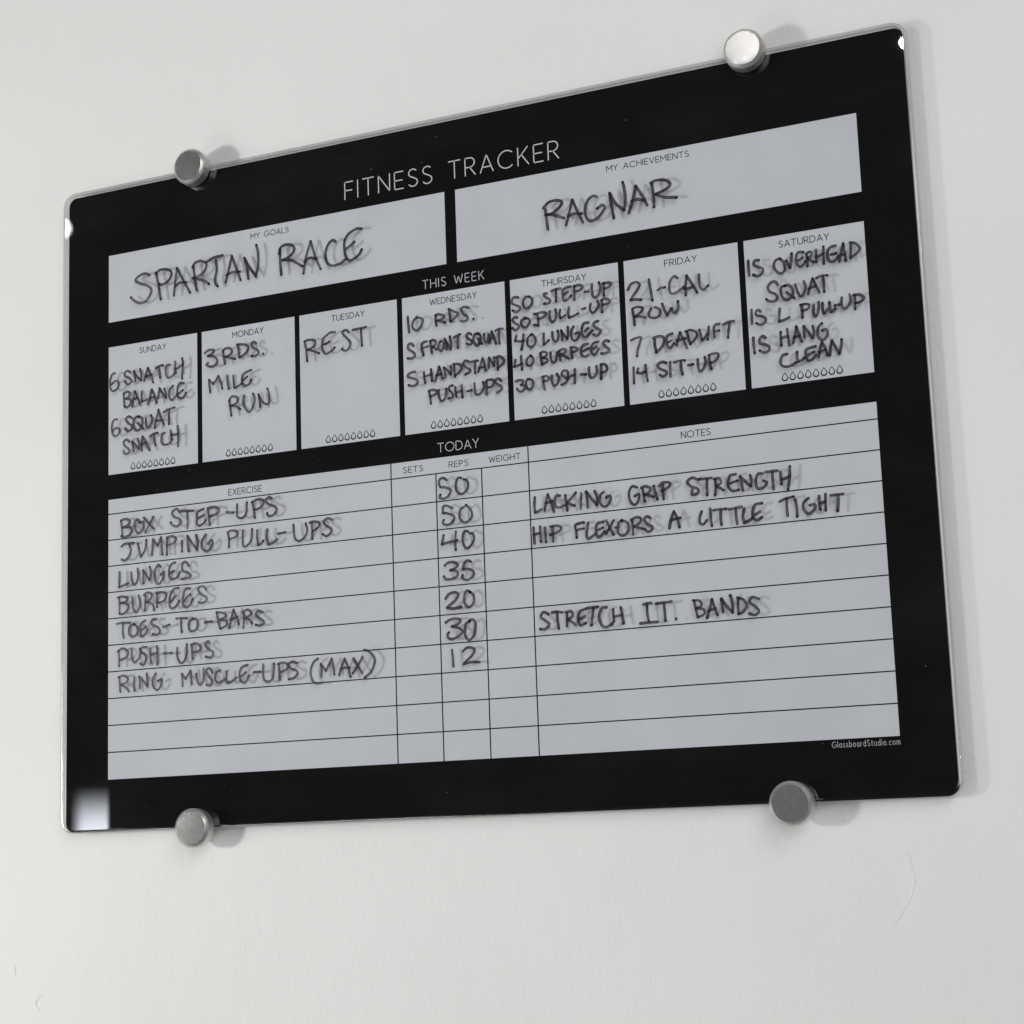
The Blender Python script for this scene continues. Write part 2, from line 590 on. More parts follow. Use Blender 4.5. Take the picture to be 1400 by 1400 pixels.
def type_line(name, text, x0, x1, z, cap, hw, mat, parent, y=E2, gap=0.27, label=None):
    wid = [G[c][0] for c in text]
    total = sum(wid) + gap * (len(text) - 1)
    sc = (x1 - x0) / total
    V, F = [], []
    x = 0.0
    for i, c in enumerate(text):
        for st in G[c][1]:
            closed = len(st) > 3 and st[0][0] == st[-1][0] and abs(st[0][1] - st[-1][1]) < 1e-6
            pts = [(x0 + (x + p[0]) * sc, z + p[1] * cap) for p in st]
            # split at sharp corners so that the joints stay full width
            run = [pts[0]]
            for q in range(1, len(pts)):
                run.append(pts[q])
                if q < len(pts) - 1:
                    a = Vector((pts[q][0] - pts[q - 1][0], pts[q][1] - pts[q - 1][1]))
                    b2 = Vector((pts[q + 1][0] - pts[q][0], pts[q + 1][1] - pts[q][1]))
                    if a.length > 1e-9 and b2.length > 1e-9 and a.angle(b2) > 0.7:
                        ribbon(V, F, run, hw, y)
                        run = [pts[q]]
            ribbon(V, F, run, hw, y)
        x += wid[i] + gap
    o = mesh(name, V, F, mat, parent)
    o["label"] = label or ("printed word " + text if " " not in text else "printed words " + text)
    return o


type_line("title_lettering", "FITNESS TRACKER", .1886, .3415, .3697, .0116, .00037, m_white_type, board, gap=.30,
          label="large thin silver lettering FITNESS TRACKER across the black border")
type_line("heading_lettering", "THIS WEEK", .2440, .2872, .2998, .0056, .00023, m_white_type, board, gap=.32, label="thin silver lettering THIS WEEK between the goal boxes and the day boxes")
type_line("heading_lettering", "TODAY", .2514, .2798, .1924, .0056, .00023, m_white_type, board, gap=.22, label="thin silver lettering TODAY over the exercise table")
type_line("web_address", "GlassboardStudio.com", .4917, .5299, -.0046, .0032, .00012, m_white_type, board, gap=.36, label="tiny silver web address GlassboardStudio.com on the lower right border")

f1 = rect("goals_field", 0, .2613, .3138, PH, E1, m_field, board)
f1["label"] = "upper left writing box headed MY GOALS"
type_line("heading", "MY GOALS", .1158, .1452, .3548, .0036, .00024, m_grey_type, f1, gap=.24)
f2 = rect("achievements_field", .2690, PW, .3138, PH, E1, m_field, board)
f2["label"] = "upper right writing box headed MY ACHIEVEMENTS"
type_line("heading", "MY ACHIEVEMENTS", .3730, .4265, .3548, .0036, .00024, m_grey_type, f2, gap=.24)


def teardrop():
    pts = []
    r = .00165
    for a in range(-215, 36, 12):
        pts.append((r * math.cos(math.radians(a)), r + r * math.sin(math.radians(a))))
    tip = (0, .0047)
    a, e = pts[0], pts[-1]
    up = [(e[0] * .62, .0034), (e[0] * .22, .0042), tip, (a[0] * .22, .0042), (a[0] * .62, .0034)]
    return pts + up


dv, df = [], []
td = teardrop()
ribbon(dv, df, td, lambda s, L: .00024 + .00018 * max(0.0, math.sin(math.pi * s / (L * .62))) if s < L * .62 else .00022, 0.0, closed=True)
drop_me = bpy.data.meshes.new("water_drop")
drop_me.from_pydata(dv, [], df)
drop_me.materials.append(m_black_line)
days = [("SUNDAY", 21.8), ("MONDAY", 24.0), ("TUESDAY", 24.2), ("WEDNESDAY", 33.0), ("THURSDAY", 29.6), ("FRIDAY", 20.4), ("SATURDAY", 30.0)]
cw = .0725
pitch = (PW - cw) / 6
for i, (d, w) in enumerate(days):
    x0 = i * pitch
    p = rect("day_field", x0, x0 + cw, .2062, .2960, E1, m_field, board)
    p["label"] = "writing box headed " + d
    cx = x0 + cw / 2 + .0002
    type_line("heading", d, cx - w * .0005, cx + w * .0005, .2885, .0038, .00025, m_grey_type, p, gap=.24)
    for k in range(8):
        o = bpy.data.objects.new("water_drop", drop_me)
        C.objects.link(o)
        o.parent = p
        o.location = (x0 + .0202 + k * .00464, E2, .2082)

tb = rect("exercise_table", 0, PW, 0, .1889, E1, m_field, board)
tb["label"] = "large ruled writing table with columns EXERCISE, SETS, REPS, WEIGHT and NOTES"
type_line("heading", "EXERCISE", .0964, .1219, .1817, .0040, .00025, m_grey_type, tb, gap=.24)
type_line("heading", "SETS", .2266, .2405, .1818, .0036, .00024, m_grey_type, tb, gap=.26)
type_line("heading", "REPS", .2588, .2721, .1818, .0036, .00024, m_grey_type, tb, gap=.26)
type_line("heading", "WEIGHT", .2866, .3078, .1818, .0036, .00024, m_grey_type, tb, gap=.24)
type_line("heading", "NOTES", .4125, .4306, .1819, .0038, .00025, m_grey_type, tb, gap=.24)
rows = [.1789 - .01789 * k for k in range(10)]
for z in rows:
    rect("rule_line", 0, PW, z - .00036, z + .00036, E3, m_black_line, tb)
for x, top in ((.2178, .1889), (.2495, .1789), (.2812, .1789), (.3131, .1889)):
    rect("column_line", x - .00038, x + .00038, 0, top, E4, m_black_line, tb)

# ------------------------------------------------------------------ handwriting
HAND = """#SPARTAN RACE
368,3411 337,3428 290,3423 251,3394 290,3366 346,3343 383,3308 367,3262 333,3230 290,3226 246,3247 213,3278
421,3421 440,3336 460,3226
419,3413 454,3434 505,3431 546,3408 539,3365 504,3337 462,3327 449,3338
568,3235 577,3314 594,3426! 640,3341 699,3236
581,3299 615,3319 666,3315
725,3423 735,3348 751,3247
717,3410 742,3439 789,3444 830,3417 817,3372 771,3342 721,3334! 775,3316 817,3299 850,3273
830,3427 885,3449 960,3455
906,3431 913,3364 900,3307 902,3267 920,3246
983,3265 1008,3348 1033,3439! 1066,3354 1100,3261
987,3312 1041,3325 1095,3320
1161,3262 1152,3340 1131,3410! 1173,3336 1219,3269! 1238,3340 1239,3427 1226,3484
1410,3428 1410,3334 1417,3247
1403,3393 1410,3431 1450,3448 1506,3433 1518,3399 1481,3362 1428,3345! 1488,3336 1528,3315 1579,3279
1586,3230 1608,3338 1644,3439! 1679,3326 1716,3238
1596,3307 1632,3327 1687,3314
1831,3406 1807,3419 1771,3389 1754,3328 1769,3269 1812,3246 1866,3253 1906,3275
2027,3461 1988,3466 1933,3444 1901,3403 1896,3354 1903,3303 1929,3262 1968,3268 2007,3293 2025,3320
1908,3342 1939,3358 1972,3381
#RAGNAR
3328,3361 3332,3305 3340,3233
3315,3375 3353,3406 3408,3409 3440,3390 3417,3357 3366,3329 3327,3328! 3373,3322 3411,3305 3451,3286
3462,3238 3489,3322 3510,3394! 3539,3321 3574,3237
3480,3294 3519,3302 3569,3295
3672,3385 3646,3394 3610,3368 3592,3311 3602,3258 3631,3237 3677,3252 3713,3290 3722,3311 3704,3325 3672,3309
3779,3230 3767,3310 3758,3393! 3794,3320 3848,3267! 3859,3331 3855,3405 3846,3447
3879,3247 3907,3322 3930,3406! 3968,3341 3998,3273
3899,3316 3937,3321 3981,3305
4041,3255 4041,3327 4034,3402
4027,3410 4068,3419 4120,3410 4151,3381 4124,3353 4056,3332! 4100,3308 4143,3296 4187,3288
#6 SNATCH
81,2760 59,2753 43,2719 41,2673 50,2646 69,2634 96,2645 114,2673 108,2697 87,2704 53,2684
211,2747 184,2762 163,2749 166,2728 196,2711 217,2690 208,2671 184,2667 164,2690
253,2679 247,2717 239,2752! 268,2709 299,2679! 298,2726 289,2760
325,2673 340,2720 354,2759! 376,2710 397,2651
337,2700 364,2706 385,2709
421,2749 448,2759 477,2760
445,2749 450,2715 455,2679
531,2755 513,2757 498,2734 501,2693 518,2667 545,2672 572,2693
575,2772 575,2728 581,2692
631,2787 637,2755 634,2705 630,2647
575,2718 601,2727 637,2745
#BALANCE
154,2606 157,2560 163,2513
154,2606 181,2616 205,2602 196,2578 172,2568! 202,2562 214,2542 202,2516 178,2507 161,2516
226,2507 235,2560 246,2610! 268,2566 287,2517
232,2550 253,2558 274,2557
302,2600 301,2567 304,2531! 322,2533 345,2538
355,2504 373,2557 385,2604! 408,2558 423,2507
364,2543 388,2548 411,2550
436,2536 441,2569 447,2606! 474,2564 500,2528! 497,2561 487,2596
557,2607 536,2592 524,2563 530,2527 550,2509 574,2526 589,2544
645,2612 613,2617 595,2594 592,2559 597,2528 624,2512 650,2523 659,2544
597,2545 618,2555 635,2566
#6 SQUAT
102,2431 78,2434 60,2408 56,2368 66,2331 87,2316 111,2328 121,2355 102,2372 75,2366 66,2351
226,2423 196,2440 172,2423 190,2397 220,2373 217,2348 190,2339 167,2357
274,2430 250,2423 235,2397 244,2355 268,2334 298,2348 310,2387 304,2416 277,2430
271,2385 292,2364 319,2338
337,2409 336,2374 345,2347 366,2350 384,2378 387,2408 376,2427
409,2334 423,2399 439,2457! 458,2404 482,2348
417,2384 440,2381 464,2383
482,2434 517,2447 568,2456
528,2441 522,2396 523,2346
#SNATCH
202,2264 178,2282 154,2267 160,2243 190,2219 202,2198 184,2182 157,2190 154,2208
237,2196 232,2230 225,2263! 256,2232 280,2204! 280,2244 269,2278
302,2191 303,2236 309,2286! 336,2242 366,2186
297,2232 321,2239 345,2241
369,2281 399,2295 431,2296
402,2287 407,2249 413,2215
484,2290 467,2277 461,2242 475,2213 505,2209 534,2218 549,2237
536,2301 543,2268 546,2237
592,2324 596,2271 596,2231 595,2186
540,2268 570,2269 596,2271
#3 RDS.
813,2799 842,2813 885,2809 870,2786 838,2775! 876,2768 908,2743 907,2713 878,2697 841,2704 823,2717 838,2726
957,2796 962,2745 972,2701
957,2791 975,2806 1009,2804 1029,2781 1014,2761 974,2749! 1008,2739 1051,2724
1075,2817 1080,2774 1085,2728
1067,2820 1112,2815 1152,2799 1152,2774 1123,2745 1088,2730
1217,2807 1198,2820 1178,2808 1191,2783 1225,2761 1233,2740 1210,2723 1179,2726
1269,2729
#MILE
854,2522 848,2565 843,2611! 877,2576! 898,2599 918,2626! 932,2594 943,2562 948,2534
991,2616 990,2571 999,2528
1036,2612 1038,2565 1043,2527! 1075,2537 1100,2551
1175,2631 1138,2623 1115,2609 1105,2581 1108,2550 1131,2530 1160,2541 1174,2564
1112,2570 1126,2580 1143,2590
#RUN
1002,2450 1010,2394 1017,2343
999,2445 1020,2470 1051,2467 1071,2448 1056,2423 1010,2409! 1045,2404 1067,2392 1087,2377
1119,2464 1112,2435 1118,2395 1140,2360 1160,2352 1183,2377 1198,2419 1195,2459 1186,2470
1242,2372 1237,2414 1229,2460! 1254,2412 1282,2386! 1307,2388 1313,2419 1308,2459 1297,2490
#REST
1586,2764 1596,2711 1603,2633
1583,2767 1616,2773 1655,2766 1667,2745 1651,2722 1604,2707! 1642,2697 1694,2672
1814,2796 1782,2799 1754,2786 1726,2766 1717,2733 1719,2693 1740,2661 1768,2667 1795,2682 1809,2695
1731,2726 1753,2730 1772,2739
1917,2780 1901,2797 1871,2794 1874,2774 1905,2740 1926,2712 1920,2684 1898,2663 1877,2666 1865,2677
1947,2792 1988,2794 2014,2795 2044,2798
2006,2791 2008,2740 2011,2678
#10 RDS.
2347,2820 2350,2771 2355,2716
2410,2806 2387,2786 2377,2756 2391,2729 2416,2722 2439,2742 2454,2776 2443,2796 2410,2807
2546,2796 2545,2768 2550,2731
2544,2799 2566,2803 2604,2787 2593,2771 2551,2762! 2581,2755 2611,2742
2641,2825 2646,2783 2648,2745
2639,2826 2671,2808 2701,2790 2686,2769 2652,2744
2778,2814 2749,2825 2726,2815 2736,2785 2768,2757 2765,2737 2740,2731 2723,2737
2810,2737
#5 FRONT SQUAT
2382,2624 2366,2641 2346,2635 2345,2609 2364,2594 2389,2572 2388,2552 2363,2543 2340,2548
2477,2639 2452,2635 2439,2614 2445,2582 2452,2553
2445,2600 2465,2602 2485,2607
2502,2635 2507,2599 2512,2562
2499,2636 2522,2643 2544,2627 2532,2608 2512,2598! 2531,2590 2545,2577
2574,2625 2560,2607 2559,2579 2578,2563 2595,2581 2598,2606 2588,2623 2574,2625
2616,2568 2615,2604 2605,2636! 2626,2597 2644,2564! 2648,2604 2641,2647
2671,2637 2693,2646 2713,2651
2696,2638 2695,2603 2695,2565
2792,2639 2773,2652 2756,2637 2766,2618 2790,2599 2792,2581 2773,2576 2757,2585
2838,2638 2816,2636 2804,2607 2814,2573 2835,2562 2849,2585 2856,2615 2840,2637
2837,2605 2847,2586 2862,2569
2879,2627 2880,2596 2890,2575 2903,2573 2907,2602 2908,2622
2914,2566 2923,2605 2932,2637! 2947,2597 2959,2556
2920,2590 2934,2593 2947,2594
2957,2638 2979,2647 3008,2644
2981,2642 2980,2597 2983,2552
#5 HANDSTAND
2391,2452 2366,2453 2340,2442 2337,2427 2370,2414 2403,2397 2405,2382 2385,2364 2357,2365 2341,2373
2452,2439 2453,2406 2458,2372
2502,2455 2504,2414 2507,2378
2454,2413 2482,2417 2507,2421
2530,2375 2545,2419 2559,2462! 2573,2420 2583,2383
2540,2409 2559,2412 2573,2412
2602,2388 2598,2422 2593,2453! 2620,2429 2641,2400! 2645,2430 2640,2456
2665,2458 2666,2417 2669,2382
2660,2464 2693,2462 2717,2446 2710,2421 2691,2404 2671,2391
2764,2470 2742,2475 2728,2459 2746,2434 2775,2415 2772,2398 2742,2388
2774,2463 2802,2464 2829,2465
2812,2458 2808,2423 2809,2388
2829,2395 2844,2423 2864,2476! 2876,2434 2883,2395
2838,2416 2860,2418 2876,2421
2902,2408 2904,2440 2908,2472! 2925,2442 2941,2417! 2944,2444 2943,2470
2964,2462 2965,2426 2965,2389
2959,2468 2980,2472 3009,2445 3005,2426 2983,2409 2967,2399
#PUSH-UPS
2484,2315 2491,2274 2495,2233
2481,2313 2506,2320 2539,2308 2533,2291 2494,2278
2553,2311 2554,2270 2570,2238 2592,2250 2604,2284 2605,2314
2650,2329 2630,2326 2624,2307 2643,2284 2650,2263 2636,2250 2617,2250
2668,2316 2670,2280 2674,2255
2712,2320 2714,2285 2717,2244
2670,2280 2692,2283 2714,2287
2752,2279 2768,2279 2782,2281
2802,2323 2803,2278 2810,2252 2832,2249 2854,2266 2866,2295 2860,2324
2886,2327 2884,2282 2885,2240
2878,2318 2894,2331 2932,2326 2934,2301 2914,2286 2893,2282
2985,2314 2967,2331 2945,2324 2952,2303 2984,2279 2988,2263 2972,2251 2956,2243
#50 STEP-UP
3122,2827 3094,2834 3079,2822 3078,2796 3104,2781 3131,2763 3125,2746 3102,2738 3080,2751
3176,2824 3156,2805 3152,2774 3168,2752 3193,2754 3214,2780 3213,2807 3191,2824
3315,2824 3295,2824 3303,2804 3330,2784 3335,2767 3318,2759 3295,2762
3349,2834 3377,2841 3408,2840
3377,2838 3376,2803 3375,2764
3478,2843 3444,2841 3422,2826 3420,2791 3427,2761 3452,2765 3475,2785
3432,2800 3443,2806 3454,2813
3500,2843 3498,2795 3497,2753
3495,2841 3528,2845 3552,2832 3538,2813 3504,2807
3567,2794 3578,2793 3591,2794
3616,2835 3614,2793 3621,2758 3640,2749 3663,2775 3670,2811 3662,2839
3693,2828 3691,2786 3691,2752
3687,2829 3720,2829 3742,2821 3724,2802 3694,2794
#50 PULL-UP
3109,2700 3089,2705 3077,2688 3093,2667 3118,2650 3112,2630 3092,2622 3075,2638
3160,2687 3136,2674 3138,2647 3160,2630 3180,2641 3193,2666 3182,2683 3160,2689
3223,2707 3245,2701 3249,2663 3250,2628
3234,2702 3271,2710 3307,2699 3292,2680 3252,2668
3223,2637 3237,2633 3250,2628
3330,2709 3328,2667 3341,2638 3364,2651 3373,2681 3368,2714
3400,2707 3394,2678 3400,2653! 3414,2657 3431,2667
3458,2714 3451,2680 3456,2648! 3486,2654 3517,2666
3543,2690 3554,2691 3565,2692
3602,2713 3595,2685 3608,2657 3630,2664 3654,2697 3647,2726
3677,2725 3675,2683 3675,2649
3671,2723 3694,2733 3726,2718 3720,2700 3681,2696
#40 LUNGES
3099,2585 3089,2555! 3123,2546 3148,2548
3147,2586 3142,2539 3131,2492
3198,2579 3174,2556 3173,2519 3194,2500 3217,2507 3227,2537 3220,2565 3201,2580
3285,2574 3281,2540 3282,2503! 3299,2511 3316,2526
3341,2574 3342,2537 3358,2511 3375,2521 3382,2552 3376,2577
3405,2512 3404,2544 3400,2576! 3420,2541 3439,2517! 3446,2553 3445,2591
3483,2587 3469,2566 3467,2524 3485,2498 3507,2507 3520,2532 3515,2546 3495,2542
3581,2599 3550,2596 3538,2566 3539,2529 3555,2511 3580,2523 3606,2546
3556,2548 3568,2557 3579,2563
3646,2598 3624,2596 3615,2576 3636,2554 3657,2538 3651,2518 3634,2508 3613,2519
#40 BURPEES
3087,2432 3077,2391! 3100,2395 3131,2402
3126,2452 3126,2408 3130,2366
3190,2447 3166,2429 3162,2398 3178,2382 3201,2392 3208,2423 3192,2447
3257,2451 3259,2416 3265,2378
3254,2451 3277,2459 3299,2448 3293,2430 3267,2420! 3292,2414 3303,2397 3285,2386 3266,2381
3324,2447 3325,2407 3338,2381 3355,2389 3365,2417 3366,2441
3383,2446 3384,2414 3387,2388
3377,2447 3405,2456 3427,2448 3416,2431 3387,2424! 3420,2409 3442,2393
3461,2456 3462,2424 3465,2393
3458,2459 3483,2458 3507,2442 3488,2431 3465,2429
3574,2466 3544,2463 3526,2436 3530,2404 3552,2388 3574,2396
3542,2426 3559,2432 3576,2437
3642,2470 3610,2466 3593,2443 3594,2411 3610,2393 3629,2406 3641,2425
3603,2431 3617,2437 3628,2443
3711,2462 3690,2471 3672,2455 3685,2435 3711,2410 3705,2395 3678,2391 3659,2393
#30 PUSH-UP
3085,2297 3113,2301 3135,2290 3118,2271! 3140,2263 3145,2247 3121,2228 3099,2237 3091,2249
3164,2302 3152,2277 3159,2245 3178,2234 3199,2255 3197,2287 3172,2301
3271,2301 3269,2262 3276,2221
3259,2300 3288,2304 3309,2288 3297,2274 3272,2272
3326,2301 3325,2265 3340,2236 3363,2249 3373,2279 3360,2307
3427,2319 3402,2320 3393,2297 3414,2279 3425,2256 3407,2240 3388,2235
3435,2307 3433,2266
3480,2320 3478,2275 3476,2234
3433,2271 3453,2281 3478,2288
3519,2283 3536,2279 3552,2278
3573,2317 3572,2284 3581,2256 3606,2255 3623,2282 3621,2319
3653,2325 3651,2283 3649,2237
3650,2325 3675,2324 3692,2298 3681,2279 3653,2275
#21-CAL
3848,2765 3867,2795 3902,2804 3924,2786 3911,2758 3880,2723 3862,2698! 3896,2696 3930,2689
3985,2807 3993,2739 4001,2674
4038,2732 4058,2743 4084,2743
4168,2786 4146,2801 4122,2780 4112,2743 4118,2703 4146,2696 4181,2713 4207,2729
4213,2675 4216,2737 4224,2794! 4255,2737 4285,2680
4203,2715 4231,2713 4259,2720
4302,2787 4300,2746 4306,2707 4325,2690 4342,2701 4355,2711
#ROW
3870,2636 3877,2591 3880,2540
3871,2642 3900,2649 3936,2637 3924,2614 3880,2590! 3914,2588 3953,2574
3990,2626 3974,2598 3981,2572 4015,2564 4044,2577 4048,2604 4029,2623 4013,2630
4062,2643 4074,2605 4089,2570! 4119,2607! 4131,2577 4145,2578 4161,2603 4161,2644
#7 DEADLIFT
3853,2448 3884,2457 3916,2457 3908,2424 3892,2382 3887,2345
4002,2429 4003,2393 4010,2349
3997,2441 4032,2447 4062,2432 4057,2397 4033,2367 4007,2352
4116,2451 4088,2444 4078,2421 4082,2382 4098,2364 4112,2375 4124,2390
4091,2403 4103,2407 4111,2411
4138,2377 4154,2421 4164,2452! 4184,2400 4203,2349
4142,2406 4167,2408 4195,2410
4208,2446 4215,2412 4226,2370
4198,2453 4234,2456 4269,2432 4259,2400 4230,2377
4286,2448 4293,2417 4299,2384! 4317,2397 4334,2417
4345,2459 4340,2421 4335,2384
4412,2468 4384,2464 4374,2438 4377,2391
4379,2426 4396,2427 4409,2427
4433,2459 4467,2470 4500,2471
4475,2464 4466,2419 4460,2376
#14 SIT-UP
3860,2279 3859,2233 3859,2181
3889,2267 3882,2243! 3908,2237 3933,2242
3937,2282 3939,2233 3946,2184
4068,2278 4040,2287 4014,2272 4027,2248 4065,2226 4067,2210 4044,2197 4025,2210
4093,2280 4091,2234 4091,2190
4118,2273 4152,2280 4185,2278
4160,2276 4161,2235 4167,2195
4206,2245 4220,2244 4236,2246
4266,2272 4266,2231 4275,2198 4298,2211 4314,2246 4310,2279
4338,2283 4338,2243 4347,2204
4335,2286 4363,2293 4393,2289 4389,2263 4366,2244 4344,2239
#15 OVERHEAD
4609,2823 4609,2774 4611,2730
4675,2816 4649,2816 4642,2794 4664,2776 4695,2760 4687,2733 4661,2720 4636,2732
4798,2806 4771,2794 4763,2760 4781,2726 4806,2714 4827,2733 4824,2774 4803,2803
4839,2785 4849,2758 4859,2737! 4867,2778 4874,2824
4943,2820 4915,2824 4899,2801 4900,2761 4918,2736 4941,2746 4951,2764
4912,2776 4926,2782 4938,2789
4964,2791 4965,2762 4963,2731
4959,2806 4982,2816 4995,2803 4980,2785 4968,2776! 4984,2764 5000,2751
5019,2821 5017,2788 5017,2748
5064,2834 5062,2786 5060,2731
5019,2779 5039,2784 5062,2792
5136,2827 5106,2824 5087,2799 5087,2759 5103,2737 5131,2743 5146,2761
5105,2779 5122,2779 5136,2782
5151,2729 5167,2786 5181,2834! 5186,2782 5190,2728
5152,2765 5168,2766 5185,2766
5225,2827 5222,2782 5219,2740
5220,2833 5252,2822 5275,2790 5259,2765 5228,2744
#SQUAT
4779,2647 4766,2669 4741,2670 4719,2645 4729,2615 4762,2595 4772,2571 4754,2554 4720,2559 4705,2574
4821,2637 4798,2629 4796,2590 4811,2559 4839,2552 4866,2579 4865,2613 4844,2636 4821,2636
4830,2596 4849,2576 4873,2555
4883,2633 4892,2598 4907,2561 4930,2569 4943,2607 4936,2645
4956,2565 4971,2608 4988,2653! 5003,2614 5022,2566
4962,2598 4985,2603 5005,2608
5011,2653 5042,2662 5078,2659
5050,2655 5052,2606 5052,2564
#15 L PULL-UP
4612,2523 4611,2484 4610,2438
4665,2504 4651,2517 4636,2503 4641,2485 4675,2474 4694,2457 4686,2433 4660,2425 4635,2439
4782,2504 4777,2465 4774,2428! 4803,2432 4836,2443
4914,2503 4915,2467 4914,2430
4906,2507 4937,2509 4959,2499 4949,2478 4912,2470
4984,2493 4981,2457 4988,2427 5002,2436 5013,2474 5015,2508
5037,2499 5035,2465 5041,2436! 5053,2443 5065,2458
5078,2495 5079,2464 5083,2438! 5094,2442 5109,2454
5110,2473 5124,2474 5138,2475
5152,2515 5149,2476 5158,2449 5183,2454 5202,2490 5199,2525
5229,2514 5226,2475 5226,2434
5221,2518 5253,2516 5279,2495 5262,2475 5228,2469
#15 HANG
4613,2353 4613,2307 4616,2260
4687,2342 4668,2356 4649,2336 4654,2313 4687,2300 4706,2283 4696,2259 4673,2256 4648,2271
4779,2363 4778,2323 4779,2283
4819,2376 4822,2328 4826,2277
4779,2326 4802,2331 4822,2331
4850,2290 4865,2339 4873,2383! 4887,2336 4901,2289
4855,2318 4875,2323 4892,2326
4919,2311 4918,2348 4918,2379! 4943,2339 4966,2302! 4976,2334 4970,2371
5026,2380 5003,2358 4997,2314 5012,2287 5034,2283 5055,2311 5049,2340 5026,2338
#CLEAN
4810,2228 4784,2224 4768,2195 4775,2163 4808,2153 4837,2160 4860,2171
4869,2231 4867,2198 4874,2172! 4900,2182 4911,2192
4979,2249 4948,2245 4922,2235 4920,2202 4930,2172 4955,2175 4979,2199
4934,2203 4952,2211 4969,2217
4994,2183 5006,2229 5019,2271! 5036,2230 5047,2187
4996,2213 5019,2219 5041,2221
5061,2185 5067,2231 5077,2269! 5097,2227 5116,2188! 5130,2228 5134,2269
#BOX STEP-UPS
133,1724 139,1679 146,1620
133,1728 167,1735 205,1720 190,1693 148,1678! 202,1676 225,1651 202,1624 163,1612 136,1621
286,1696 274,1719 247,1709 244,1674 263,1634 289,1631 316,1661 316,1699 286,1697
320,1728 354,1689 399,1646
396,1726 365,1681 330,1629
606,1736 580,1761 546,1742 557,1713 606,1689 613,1662 583,1643 550,1653 533,1674
614,1742 662,1739 714,1733
666,1733 668,1682 667,1622
795,1738 766,1732 743,1715 743,1674 739,1650 758,1629 795,1644 809,1661
754,1680 773,1687 795,1697
828,1735 835,1684 842,1626
825,1739 869,1743 913,1726 898,1696 846,1683
974,1696 1000,1692 1025,1690
1056,1742 1054,1699 1057,1661 1082,1646 1111,1655 1129,1691 1130,1747
1173,1742 1183,1691 1190,1638
1166,1743 1209,1757 1252,1749 1256,1724 1216,1694 1180,1695
1320,1752 1299,1763 1274,1744 1295,1717 1344,1696 1355,1670 1329,1642 1294,1639 1283,1659
#JUMPING PULL-UPS
136,1550 167,1565 236,1565
198,1560 213,1517 198,1477 167,1453 137,1462
270,1557 282,1511 293,1465! 323,1500 335,1538 339,1575
384,1469 388,1526 391,1573! 429,1528! 456,1583! 463,1519 466,1465
503,1572 503,1515 502,1461
501,1575 546,1580 575,1562 560,1535 504,1521
622,1541 623,1503 623,1469
675,1467 668,1524 665,1569! 705,1514 742,1470! 746,1523 735,1571
812,1563 783,1532 778,1482 808,1454 837,1461 863,1499 852,1525 826,1502
983,1556 990,1511 989,1462
979,1562 1012,1572 1056,1558 1048,1531 993,1514
1097,1560 1095,1507 1098,1464 1116,1456 1148,1477 1167,1519 1167,1565
1207,1552 1206,1503 1212,1456! 1234,1463 1251,1480
1284,1551 1279,1502 1291,1451! 1326,1460 1355,1479
1363,1515 1391,1516 1419,1520
1480,1562 1483,1512 1492,1468 1524,1453 1562,1474 1581,1515 1571,1562
1616,1560 1619,1505 1618,1456
1602,1564 1637,1567 1672,1554 1664,1528 1622,1504
1766,1566 1735,1578 1703,1560 1720,1534 1757,1509 1757,1485 1725,1464 1695,1479
#LUNGES
121,1376 121,1323 118,1275! 156,1285 193,1295
216,1367 219,1324 232,1286 251,1285 267,1315 273,1351 269,1386
314,1284 314,1332 313,1372! 339,1335 364,1301! 374,1342 365,1391
452,1383 434,1397 408,1365 405,1313 421,1277 446,1273 474,1307 480,1346 455,1331
568,1401 540,1393 521,1366 518,1324 530,1297 558,1292 589,1307 604,1334
530,1333 546,1340 561,1346
676,1367 660,1390 639,1397 623,1377 629,1340 669,1323 691,1303 669,1289 617,1284
#BURPEES
118,1206 121,1153 121,1097
105,1205 143,1209 184,1198 175,1175 127,1166! 175,1159 197,1136 181,1111 149,1092 121,1095
226,1192 229,1139 244,1100 263,1099 285,1129 285,1171 275,1206
330,1199 329,1151 327,1102
317,1205 345,1219 380,1205 370,1174 333,1156! 370,1148 395,1125 401,1095
424,1212 423,1164 423,1115
414,1207 452,1212 495,1200 489,1164 458,1146 426,1143
595,1228 564,1226 536,1202 523,1156 523,1114 544,1097 575,1110 600,1142
532,1139 551,1161 573,1180
687,1217 656,1217 634,1193 628,1147 628,1116 649,1096 680,1106 705,1148
637,1136 659,1160 687,1178
809,1199 788,1222 754,1219 748,1199 772,1171 809,1150 809,1127 781,1113 747,1121
#TOES-TO-BARS
97,1028 143,1033 204,1028
151,1028 148,977 155,931
239,1016 204,1002 199,957 229,933 264,952 269,989 239,1016
330,1034 295,1016 290,971 300,928 335,946 345,975
300,974 315,981 335,992
420,1036 385,1034 380,1005 430,980 445,950 420,931 385,938
469,977 494,984 522,990
574,1027 613,1026 657,1022
613,1020 613,974 618,933
701,1017 672,986 681,940 720,937 745,968 736,1006 706,1012
799,984 828,984 852,984
891,1039 901,985 915,934
887,1042 935,1035 964,1012 915,992! 963,980 963,951 919,932
987,933 1002,993 1019,1049! 1040,1006 1059,951
997,985 1031,995 1050,1001
1096,1022 1097,969 1092,924
1084,1027 1127,1040 1155,1013 1107,984! 1135,978 1159,948
1240,1014 1207,1025 1188,1002 1221,975 1249,949 1225,930 1187,937
#PUSH-UPS
115,845 118,795 118,745
108,842 143,860 189,840 179,803 123,782
219,850 224,787 244,761 274,784 289,816 284,850
339,854 304,856 294,828 329,805 334,767 314,739 289,749
369,843 369,793 374,752
422,856 424,798 424,736
374,801 399,808 424,814
474,802 503,802 538,802
582,832 582,778 602,735 631,737 656,789 656,851
695,844 698,794 700,753
